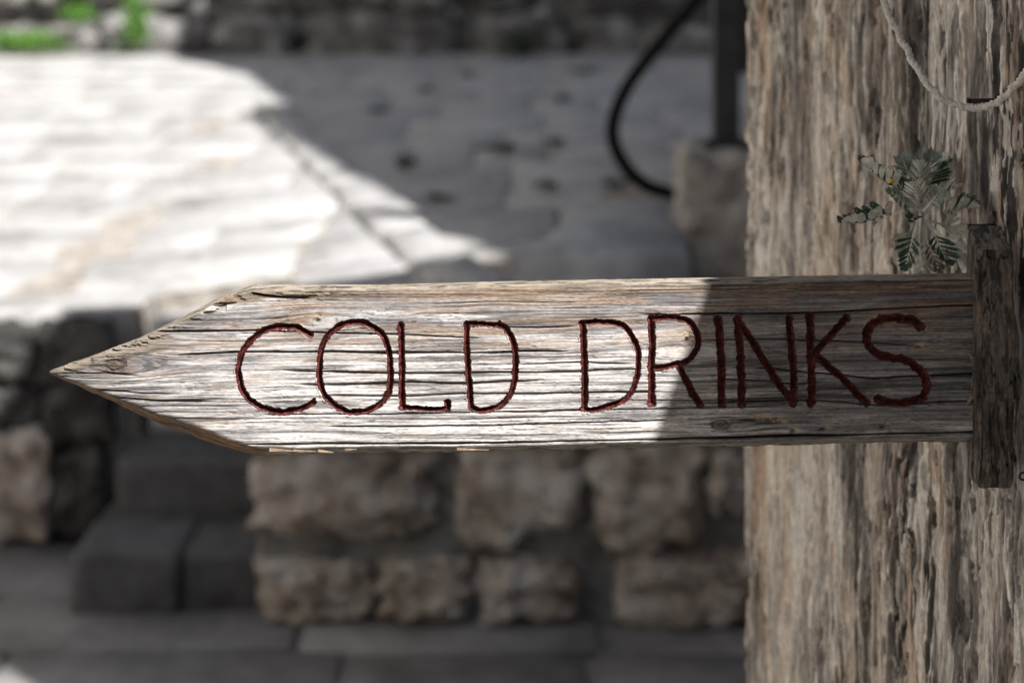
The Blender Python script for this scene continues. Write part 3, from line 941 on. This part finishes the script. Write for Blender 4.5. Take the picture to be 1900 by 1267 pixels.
def batten():
    """upright end bar: rough sawn, with a sloping weathered top"""
    x0, x1 = (1806 - 950) * K, (1873 - 950) * K
    y0, y1 = D0 - .014, D0 + .022
    zb, ztp = EYE - 898 * K, EYE - 424 * K
    nu = 320
    zs = np.linspace(zb, ztp, nu)
    per = []
    nx, ny = 60, 40
    for k in range(nx): per.append((k / nx, 0))
    for k in range(ny): per.append((1, k / ny))
    for k in range(nx): per.append((1 - k / nx, 1))
    for k in range(ny): per.append((0, 1 - k / ny))
    per = np.array(per)
    r = .06
    U = np.repeat(per[None, :, 0], nu, 0); W = np.repeat(per[None, :, 1], nu, 0); Z = np.repeat(zs[:, None], len(per), 1)
    Q1 = U * .034 + W * .036
    a = fbm(Q1 * 170, Z * 26, 301, 4); b_ = fbm(Q1 * 330, Z * 75, 303, 4); e = fbm(Q1 * 90, Z * 60, 305, 4)
    ck = np.exp(-((fbm(Q1 * 120 + 4, Z * 16, 309, 4) - .5) / .016) ** 2)
    rnd = None
    cu = np.sign(U - .5) * np.abs(U - .5); cw = W - .5
    # ease the corners
    corner = (np.abs(U - .5) * 2) ** 10 * (np.abs(W - .5) * 2) ** 10
    sc = 1 - .05 * corner
    # soften both ends
    endf = np.minimum(Z - zb, ztp - Z); sc = sc * (1 - .14 * np.exp(-endf / .004))
    X = (x0 + x1) / 2 + cu * sc * (x1 - x0) + .0022 * (a - .5) + .0015 * (b_ - .5) - .003 * (Z - zb) / .2 * 0
    Yp = (y0 + y1) / 2 + cw * sc * (y1 - y0) + .0036 * (a - .5) + .002 * (b_ - .5) - .0018 * ss(.55, .7, e) + .0022 * ck
    slope = .016 * (1 - W) * ss(ztp - .02, ztp, Z)
    Zp = Z - .016 * (1 - W) * np.clip((Z - ztp + .06) / .06, 0, 1) + .001 * (e - .5)
    grey = np.array([.25, .225, .205]); dark = np.array([.022, .020, .019]); warm = np.array([.34, .27, .21])
    c = np.empty(X.shape + (3,)); c[:] = grey
    c = c + (warm - c) * ss(.45, .65, a)[..., None] * .8
    c = c + (dark - c) * (ss(.48, .70, b_) * .6)[..., None]
    c = c + (dark - c) * (ss(.46, .70, fbm(Q1 * 110 + 7, Z * 22, 307, 4)) * .75)[..., None]
    c = c + (dark - c) * (ck * .8)[..., None]
    c = c * (.55 + .9 * fbm(Q1 * 700, Z * 260, 308, 3))[..., None]
    c = c * .52
    A = np.stack([X, Yp, Zp], -1)
    q = grid_quads(nu, len(per), True)
    V = A.reshape(-1, 3); C = c.reshape(-1, 3)
    npf = len(per)
    cen_b = A[0].mean(0); cen_t = A[-1].mean(0)
    rings = []; 
    V2 = [V]; C2 = [C]; Qs = [q]; base = len(V)
    for (ri, cen, flip) in ((0, cen_b, False), (nu - 1, cen_t, True)):
        prev = np.arange(npf) + ri * npf
        for f in (.94, .86, .78, .7, .62, .54, .46, .38, .3, .22, .14, .02):
            ring = cen + (A[ri] - cen) * f + np.array([0, 0, 1]) * (.0012 * (fbm(A[ri][:, 0] * 900 * f, A[ri][:, 1] * 300 * f, 311, 3) - .5))[:, None]
            V2.append(ring); C2.append(np.array([.15, .135, .122]) * (.35 + 1.0 * ss(.3, .7, fbm(ring[:, 0] * 330, ring[:, 1] * 140, 313, 4)))[:, None])
            cur = np.arange(npf) + base; base += npf
            nx_ = np.roll(np.arange(npf), -1)
            qq = np.stack([prev, prev[nx_], cur[nx_], cur], -1)
            Qs.append(qq if flip else qq[:, ::-1]); prev = cur
    return mesh_np('batten', np.concatenate(V2), np.concatenate(Qs), np.clip(np.concatenate(C2), .008, .8))


child('mounting_batten', batten(), M['wood'], sign)

# splinters and raw fibres along the lower edge and at the joint
def splinter(x, y, l, w, ang, dep):
    bm = bmesh.new()
    ca, sa = math.cos(ang), math.sin(ang)
    vs = []
    for (u, v_) in ((0, -w), (0, w), (l * .6, w * .5), (l, 0), (l * .55, -w * .6)):
        for dq in (0, .0012):
            px_, py_ = x + u * ca - v_ * sa, y + u * sa + v_ * ca
            vs.append(bm.verts.new(((px_ - 950) * K, D0 + dep + dq - .0008 * (u / l), EYE - py_ * K)))
    f = vs[0::2]; b_ = vs[1::2]
    bm.faces.new(f); bm.faces.new(b_[::-1])
    for i in range(5): bm.faces.new((f[i], f[(i + 1) % 5], b_[(i + 1) % 5], b_[i]))
    return bm_mesh('splinter', bm)


M['raw'] = plain_mat('raw_splinter_wood', (.26, .19, .13), .8, scale=200, vary=.4)
for (x, y, l, w, a) in ((500, 834, 55, 3.0, .05), (545, 836, 42, 2.2, .02), (590, 836, 30, 2.2, .10), (848, 833, 60, 2.2, .02), (640, 834, 22, 1.6, -.05),
                        (432, 551, 26, 3.5, 3.25), (440, 556, 38, 3.5, 3.05), (1806, 672, 18, 4, 4.3), (1808, 700, 20, 4, 1.9), (1800, 770, 30, 4, 5.2), (1804, 735, 22, 4, 2.2)):
    child('splinter', splinter(x, y, l, w, a, -.0006), M['raw'], sign)

# ------------------------------------------------------------------ nails, cord
def nail(px, py, d, L, r, label):
    p = P(px, py, d)
    n = thing('nail', label, 'nail', tuple(p), 'iron nails in the pier')
    child('shank', tube_mesh('shank', [p + Vector((0.02, .006, 0)), p - Vector((L, 0, 0))], r, 8), M['iron'], n)
    child('head', tube_mesh('head', [p - Vector((L, 0, 0)), p - Vector((L + .0022, 0, 0))], r * 1.25, 10), M['iron'], n)


nail(1826, 188, 1.455, .0125, .0022, 'rusty nail in the pier under the white cord')
nail(1822, 421, 1.475, .0100, .0022, 'rusty nail in the pier above the end of the sign')
p = P(1897, 882, 1.40)
ring = [p + Vector((.003 * math.cos(a), -.002, .003 * math.sin(a))) for a in np.linspace(.4, 5.8, 14)]
o = link('wire_hook', tube_mesh('wire_hook', ring, .001, 6), M['iron'], None, label='tiny black wire hook on the pier beside the sign', category='hook')

cp = [(1628, -40, 1.50), (1646, 20, 1.49), (1672, 72, 1.48), (1700, 125, 1.465), (1735, 172, 1.45), (1772, 194, 1.44), (1812, 200, 1.43), (1850, 190, 1.415), (1880, 163, 1.40), (1912, 125, 1.38), (1960, 70, 1.34)]
cw = catmull([tuple(P(*c)) for c in cp], 24)
k = np.arange(len(cw))
cw[:, 0] += .0008 * np.sin(k * .35); cw[:, 2] += .0006 * np.sin(k * .47)
cord = link('cord', tube_mesh('cord', [Vector(p) for p in cw], .0029, 12, .0, 1, .55), M['cord'], None, label='twisted white cord hanging in a slack loop along the pier', category='cord')

# ------------------------------------------------------------------ dusty miller plant on the pier
def leaf_mesh(L, W, pairs, top, under, droop=0.0, cup=0.0, seed=0, lobe_w=1.0):
    """deeply lobed leaf along +x, normal +z; two skins"""
    r = random.Random(seed)
    bm = bmesh.new()

    def bend(x, y):
        t = x / L
        return Vector((x, y * (1 - .12 * t), cup * abs(y) - droop * L * t * t + .04 * L * math.sin(t * 5 + seed)))

    def add(polys, off, mi):
        for poly in polys:
            vs = [bm.verts.new(bend(x, y) + Vector((0, 0, off))) for x, y in poly]
            try:
                f = bm.faces.new(vs if mi == 0 else vs[::-1]); f.material_index = mi; f.smooth = True
            except ValueError: pass
    polys = []; rib = []
    # midrib strip
    n = 10
    for i in range(n):
        t0, t1 = i / n, (i + 1) / n
        w0 = W * .075 * (1.15 - t0); w1 = W * .075 * (1.15 - t1)
        rib += [[(L * t0, -w0), (L * t1, -w1), (L * t1, w1), (L * t0, w0)]]
    for i in range(pairs):
        t = .40 + .54 * i / (pairs - 1)
        env = math.sin(math.pi * min(.93, .12 + .86 * t)) ** .6
        for sgn in (-1, 1):
            ll = W * env * r.uniform(.85, 1.12); lw_ = L / pairs * .25 * lobe_w * r.uniform(.9, 1.15)
            ang = math.radians(62 - 34 * t + r.uniform(-8, 8))
            bx = L * (t + r.uniform(-.01, .01)); ca, sa = math.cos(ang), math.sin(ang)
            sec = [(0, .55), (.35, .62), (.62, 1.0), (.82, 1.12), (.95, .85)]
            pr = None
            for (u, w) in sec:
                a = (bx + ca * ll * u - sa * lw_ * w, sgn * (sa * ll * u + ca * lw_ * w))
                b_ = (bx + ca * ll * u + sa * lw_ * w, sgn * (sa * ll * u - ca * lw_ * w))
                if pr: polys.append([pr[0], a, b_, pr[1]] if sgn > 0 else [pr[1], b_, a, pr[0]])
                pr = (a, b_)
            # three rounded teeth at the lobe's end
            for q_ in (-.62, 0, .62):
                cx_ = bx + ca * ll * (.95 + .10 * (1 - abs(q_))) - sa * lw_ * q_; cy_ = sa * ll * (.95 + .10 * (1 - abs(q_))) + ca * lw_ * q_
                rad = lw_ * .40
                pg = [(cx_ + rad * math.cos(a2), sgn * (cy_ + rad * math.sin(a2))) for a2 in np.linspace(0, 2 * math.pi, 7)[:-1]]
                polys.append(pg if sgn > 0 else pg[::-1])
    # terminal lobe
    tl = W * .42
    polys.append([(L * .93, -tl * .35), (L * 1.02, -tl * .45), (L * 1.08, -tl * .1), (L * 1.08, tl * .1), (L * 1.02, tl * .45), (L * .93, tl * .35)])
    add(polys, .00035, 0); add(polys, -.00035, 1); add(rib, .0007, 1); add(rib, -.0007, 1)
    m = bpy.data.meshes.new('leaf'); bm.to_mesh(m); bm.free()
    m.materials.append(M[top]); m.materials.append(M[under])
    return m


plant = thing('dusty_miller', 'small silver grey lobed-leaf plant growing from the pier above the sign', 'plant', tuple(P(1712, 515, 1.535)))


def put_leaf(b_, t, nrm, W, pairs, top, under, droop=0, cup=0, seed=0, lobe_w=1.0):
    b_ = P(*b_); t = P(*t)
    x = (t - b_); L = x.length / 1.06; x.normalize()
    n_ = Vector(nrm); n_ = (n_ - x * n_.dot(x)).normalized(); y = n_.cross(x)
    mt = Matrix(((x.x, y.x, n_.x, b_.x), (x.y, y.y, n_.y, b_.y), (x.z, y.z, n_.z, b_.z), (0, 0, 0, 1)))
    me = leaf_mesh(L, W, pairs, top, under, droop, cup, seed, lobe_w)
    me.transform(mt)
    child('leaf', me, None, plant)


stemp = catmull([tuple(P(1795, 575, 1.548)), tuple(P(1748, 550, 1.545)), tuple(P(1716, 505, 1.53)), tuple(P(1708, 450, 1.515)), tuple(P(1709, 398, 1.51)), tuple(P(1700, 350, 1.51))], 8)
child('stem', tube_mesh('stem', [Vector(p) for p in stemp], [.0024 - .0012 * i / len(stemp) for i in range(len(stemp))], 8, .1), M['felt'], plant)
for args in (
    ((1709, 398, 1.51), (1556, 408, 1.47), (.0, .12, 1), .019, 6, 'green', 'felt', .03, .95, 1, .95),
    ((1700, 372, 1.51), (1592, 304, 1.49), (.5, .10, 1), .019, 6, 'green', 'felt', .0, .9, 2, .95),
    ((1711, 400, 1.51), (1816, 384, 1.49), (-.1, .12, 1), .018, 6, 'green', 'felt', .06, .95, 3, .95),
    ((1704, 372, 1.51), (1672, 288, 1.52), (-.3, -1, .3), .016, 6, 'silver', 'felt', -.05, .5, 4, .8),
    ((1706, 365, 1.50), (1729, 280, 1.52), (.3, -1, .3), .017, 7, 'silver', 'felt', -.05, .55, 5, .8),
    ((1710, 372, 1.52), (1760, 290, 1.53), (.4, 1, .3), .016, 6, 'green', 'felt', .05, .5, 6, .85),
    ((1712, 380, 1.51), (1772, 303, 1.51), (-.5, .1, .9), .019, 6, 'green', 'felt', .0, .8, 7, .95),
    ((1708, 396, 1.495), (1694, 330, 1.455), (0, 1, .5), .019, 7, 'green', 'felt', .1, .45, 8, .7),
    ((1706, 392, 1.50), (1650, 352, 1.47), (-.2, -1, .5), .013, 5, 'silver', 'felt', .1, .5, 9, .8),
    ((1712, 392, 1.50), (1748, 350, 1.47), (.1, -1, .6), .014, 5, 'silver', 'felt', .1, .5, 10, .8),
    ((1706, 380, 1.505), (1706, 296, 1.50), (.1, 1, .2), .015, 7, 'silver', 'felt', .1, .5, 19, .8),
    ((1707, 378, 1.505), (1688, 300, 1.53), (-.6, -1, .1), .013, 7, 'green', 'silver', .05, .6, 21, .75),
    ((1708, 376, 1.505), (1744, 296, 1.49), (.6, -.8, .2), .014, 7, 'green', 'silver', -.05, .6, 22, .75),
    ((1705, 384, 1.50), (1646, 318, 1.51), (-.5, -.7, .6), .012, 6, 'green', 'felt', .05, .7, 23, .8),
    ((1712, 386, 1.50), (1782, 340, 1.50), (.4, .2, .8), .013, 6, 'green', 'felt', .05, .8, 24, .85),
    ((1709, 402, 1.50), (1690, 402, 1.46), (0, -.6, 1), .010, 4, 'green', 'felt', .1, .3, 11, .9),
    ((1704, 408, 1.50), (1680, 506, 1.475), (-.5, -1, .35), .016, 7, 'green', 'felt', -.10, .6, 12, .72),
    ((1716, 408, 1.50), (1762, 500, 1.465), (.2, -1, .45), .017, 7, 'green', 'felt', -.12, .5, 13, .72),
    ((1716, 410, 1.51), (1796, 492, 1.49), (.3, 1, .2), .018, 6, 'dry', 'felt', .10, .4, 14, .9),
    ((1710, 412, 1.52), (1722, 512, 1.50), (0, 1, .4), .015, 6, 'dry', 'felt', -.1, .4, 15, .8),
    ((1702, 408, 1.52), (1668, 470, 1.51), (-.3, 1, .3), .014, 5, 'dry', 'felt', .1, .4, 16, .8),
    ((1716, 404, 1.52), (1792, 440, 1.50), (.2, 1, .6), .015, 6, 'dry', 'felt', -.1, .5, 17, .8),
    ((1712, 430, 1.515), (1742, 512, 1.49), (.2, -1, .3), .014, 6, 'dry', 'felt', -.1, .4, 18, .7)):
    put_leaf(*args)
p = P(1654, 336, 1.475)
child('bud', stone_mesh(p.x, p.y, p.z, .0026, .0024, .0022, 5, 4, 2.4, .2), M['bud'], plant)

# ------------------------------------------------------------------ block, post and hose on the street edge
blk = link('stone_block', stone_mesh(.59, 4.46, .965, .165, .20, .20, 77, 18, 12.0, .13), M['block'], None, label='rough squared limestone block standing on the street edge under a black post', category='block')
post = thing('metal_post', 'black metal post standing on the rough limestone block', 'post', tuple(P(1346, 265, 4.46)))
pb = P(1346, 265, 4.46)
child('pole', bm_mesh('pole', box_bm(pb.x - .033, pb.x + .033, pb.y - .033, pb.y + .033, pb.z - .01, 2.6)), M['black'], post)
child('base_plate', bm_mesh('base_plate', box_bm(pb.x - .055, pb.x + .055, pb.y - .055, pb.y + .055, pb.z - .02, pb.z + .012)), M['black'], post)
child('bracket', bm_mesh('bracket', box_bm(pb.x + .035, pb.x + .09, pb.y - .02, pb.y + .03, EYE - 135 * 4.46 / F, 2.3)), M['black'], post)
hp = catmull([tuple(pb + Vector((.0, .05, 1.0))), tuple(P(1330, -70, 4.62)), tuple(P(1292, 0, 4.72)), tuple(P(1215, 92, 4.76)), tuple(P(1158, 172, 4.78)), tuple(P(1136, 245, 4.78)), tuple(P(1158, 305, 4.78)), tuple(P(1200, 345, 4.78)), tuple(P(1256, 362, 4.78)), tuple(P(1320, 385, 4.80)), tuple(P(1370, 445, 4.82))], 12)
hose = link('rubber_hose', tube_mesh('rubber_hose', [Vector(p) for p in hp], .0195, 12), M['hose'], None, label='thick black rubber hose drooping in a curve beside the metal post', category='hose')

# ------------------------------------------------------------------ weeds
def weed(name, c, rx, rz, n, mat, label, seed, size=.022, group=None):
    r = random.Random(seed); bm = bmesh.new()
    c = Vector(c)
    for i in range(n):
        p = c + Vector((r.gauss(0, .42) * rx, r.gauss(-.02, .03), max(-rz, r.gauss(0, .42) * rz)))
        a = Vector((r.uniform(-1, 1), r.uniform(-1, .3), r.uniform(.0, 1))).normalized()
        b_ = a.cross(Vector((r.uniform(-1, 1), r.uniform(-1, 1), r.uniform(-1, 1)))).normalized()
        s = size * r.uniform(.6, 1.3)
        vs = [bm.verts.new(q) for q in (p, p + a * s * .5 + b_ * s * .32, p + a * s, p + a * s * .5 - b_ * s * .32)]
        bm.faces.new(vs)
    for i in range(8):
        e = c + Vector((r.gauss(0, .3) * rx, -.03, r.uniform(-.3, .6) * rz)); b0 = c + Vector((r.gauss(0, .15) * rx, .02, -rz * .8))
        vs = [bm.verts.new(q) for q in (b0, b0 + Vector((.004, 0, 0)), e)]
        bm.faces.new(vs)
    t = thing(name, label, 'weed', tuple(c - Vector((0, 0, rz))), group)
    child('foliage', bm_mesh('foliage', bm), mat, t)


gw = 'weeds growing along the street'
weed('leaf_clump', P(45, 80, 10.85), .30, .075, 700, M['weed'], 'wide low bright green weed tuft at the foot of the sunlit boundary wall', 1, .035, gw)
weed('leaf_clump', P(145, 26, 10.9), .13, .08, 260, M['weed'], 'small olive green weed growing in a joint of the sunlit boundary wall', 2, .03, gw)
weed('leaf_clump', P(254, 42, 10.88), .11, .17, 480, M['weed'], 'tall bright green weed hanging down the sunlit boundary wall', 3, .035, gw)
weed('leaf_clump', P(968, 88, 10.7), .14, .10, 260, M['weed_dark'], 'dark weed at the foot of the shaded boundary wall', 4, .035, gw)


def street_clump(px, py, rx, n, label, seed, rz=.02):
    # drop the pixel ray on the street
    lo, hi = 4.3, 10.9
    for _ in range(50):
        md = (lo + hi) / 2; p = P(px, py, md)
        if p.z > zt(p.x, md): lo = md
        else: hi = md
    weed('leaf_clump', p + Vector((0, 0, rz)), rx, rz, n, M['weed_dark'], label, seed, .022, gw)


street_clump(930, 285, .11, 150, 'dark green strip of weed in a joint of the shaded street paving', 5)
street_clump(755, 315, .045, 90, 'small round dark weed in the shaded street paving by the kerb', 6, .03)

common = 'flat dark clump standing in for a gap in open shaded paving before the boundary wall'
for i, (mx_, my_, mr, lab) in enumerate(((868, 142, .07, common), (1085, 135, .09, common), (1042, 186, .05, common), (705, 208, .06, common), (790, 170, .05, common),
                                         (1028, 268, .04, 'small dark clump standing in for a paving gap beyond the end of the dark weed strip'), (1018, 350, .05, 'dark clump standing in for a gap in the shaded paving behind the coping stone'),
                                         (1140, 345, .06, 'dark clump standing in for a paving gap below the bend of the rubber hose'), (815, 372, .05, 'dark clump standing in for a paving gap in the shade just beside the kerb stones'))):
    street_clump(mx_, my_, mr, 70, lab, 20 + i, .008)  # dark gaps in the paving, drawn as added flat leaf clumps

# ------------------------------------------------------------------ houses that shade and light the street
def house(name, foot, h, label, wallmat, roof, wins):
    """foot: ccw corner list; wins: (edge, along, z, w, hh)"""
    c = Vector((sum(p[0] for p in foot) / len(foot), sum(p[1] for p in foot) / len(foot), 0))
    t = thing(name, label, 'house', tuple(c))
    bm = bmesh.new()
    lo = [bm.verts.new((x, y, -.02)) for x, y in foot]; hi = [bm.verts.new((x, y, h)) for x, y in foot]
    n = len(foot)
    for i in range(n): bm.faces.new((lo[i], lo[(i + 1) % n], hi[(i + 1) % n], hi[i]))
    bm.faces.new(hi)
    child('wall', bm_mesh('wall', bm), wallmat, t)
    bm = bmesh.new()
    ov = 1.0 if roof < 1 else 1.03
    e0 = [bm.verts.new((c.x + (x - c.x) * ov, c.y + (y - c.y) * ov, h + .004)) for x, y in foot]
    e1 = [bm.verts.new((c.x + (x - c.x) * ov, c.y + (y - c.y) * ov, h + .09)) for x, y in foot]
    e2 = [bm.verts.new((c.x + (x - c.x) * .25, c.y + (y - c.y) * .25, h + .09 + max(roof, .1))) for x, y in foot]
    bm.faces.new(e0[::-1]); bm.faces.new(e2)
    for i in range(n):
        k2 = (i + 1) % n
        bm.faces.new((e0[i], e0[k2], e1[k2], e1[i])); bm.faces.new((e1[i], e1[k2], e2[k2], e2[i]))
    child('roof', bm_mesh('roof', bm), M['roof_tile'], t)
    for (e, al, z0, w, hh) in wins:
        a = Vector((*foot[e], 0)); b_ = Vector((*foot[(e + 1) % n], 0)); dr = (b_ - a).normalized(); nn = Vector((dr.y, -dr.x, 0))
        if nn.dot(a - c) < 0: nn = -nn
        def panel(u0, u1, z0_, z1_, d0_, d1_):
            bm = bmesh.new()
            vs = [bm.verts.new(a + dr * u + nn * q + Vector((0, 0, zz))) for zz in (z0_, z1_) for (u, q) in ((u0, d0_), (u1, d0_), (u1, d1_), (u0, d1_))]
            for f in ((0, 3, 2, 1), (4, 5, 6, 7), (0, 1, 5, 4), (1, 2, 6, 5), (2, 3, 7, 6), (3, 0, 4, 7)): bm.faces.new([vs[i] for i in f])
            return bm_mesh('panel', bm)
        child('window', panel(al, al + w, z0, z0 + hh, -.01, .012), M['glass'], t)
        child('window_sill', panel(al - .08, al + w + .08, z0 - .09, z0 - .004, -.01, .09), M['house_stone'], t)
        for s0 in (al - w * .52, al + w * 1.02):
            child('shutter', panel(s0, s0 + w * .5, z0, z0 + hh, .004, .045), M['shutter'], t)


# unseen tower, added and sized to shade the lane, the steps and the low wall
house('shade_tower', [(1.28, .95), (4.2, .95), (4.2, 1.84), (1.28, 1.84)], 5.05, 'unseen narrow stone tower added behind the pier to cast shade', M['house_stone'], 0, [])
# house along the street: its eave draws the shade line over the paving
def Cx(d): return 3.66 + (d - .21) * -.374
house('street_house', [(Cx(-1.5), -1.5), (Cx(-1.5) + 4, -1.5), (Cx(7.3) + 4, 7.3), (Cx(7.3), 7.3), (Cx(6.6), 6.6), (Cx(6.6) + .36, 6.5), (Cx(4.4) + .22, 4.5), (Cx(4.4), 4.4)], 6.9, 'stone street house with tiled roof beyond the pier', M['house_stone'], .3, [])
house('plaster_house', [(-9.5, -4), (-3.9, -4), (-3.9, 10.5), (-9.5, 10.5)], 8.8, 'pale plastered house with green shutters across the street', M['plaster'], 1.2,
      [(1, 2 + 2.6 * i, z, .9, 1.3) for i in range(5) for z in (1.6, 4.2, 6.6)])
house('sky_screen_house', [(-9.0, -9), (2.2, -9), (2.2, -5.2), (-9.0, -5.2)], 8.0, 'unseen stone corner house added opposite the steps to block sky light', M['house_stone'], .9, [(2, 2 + 2.4 * i, 1.4, .8, 1.2) for i in range(4)])  # unseen house, added behind the camera to cut the sky light
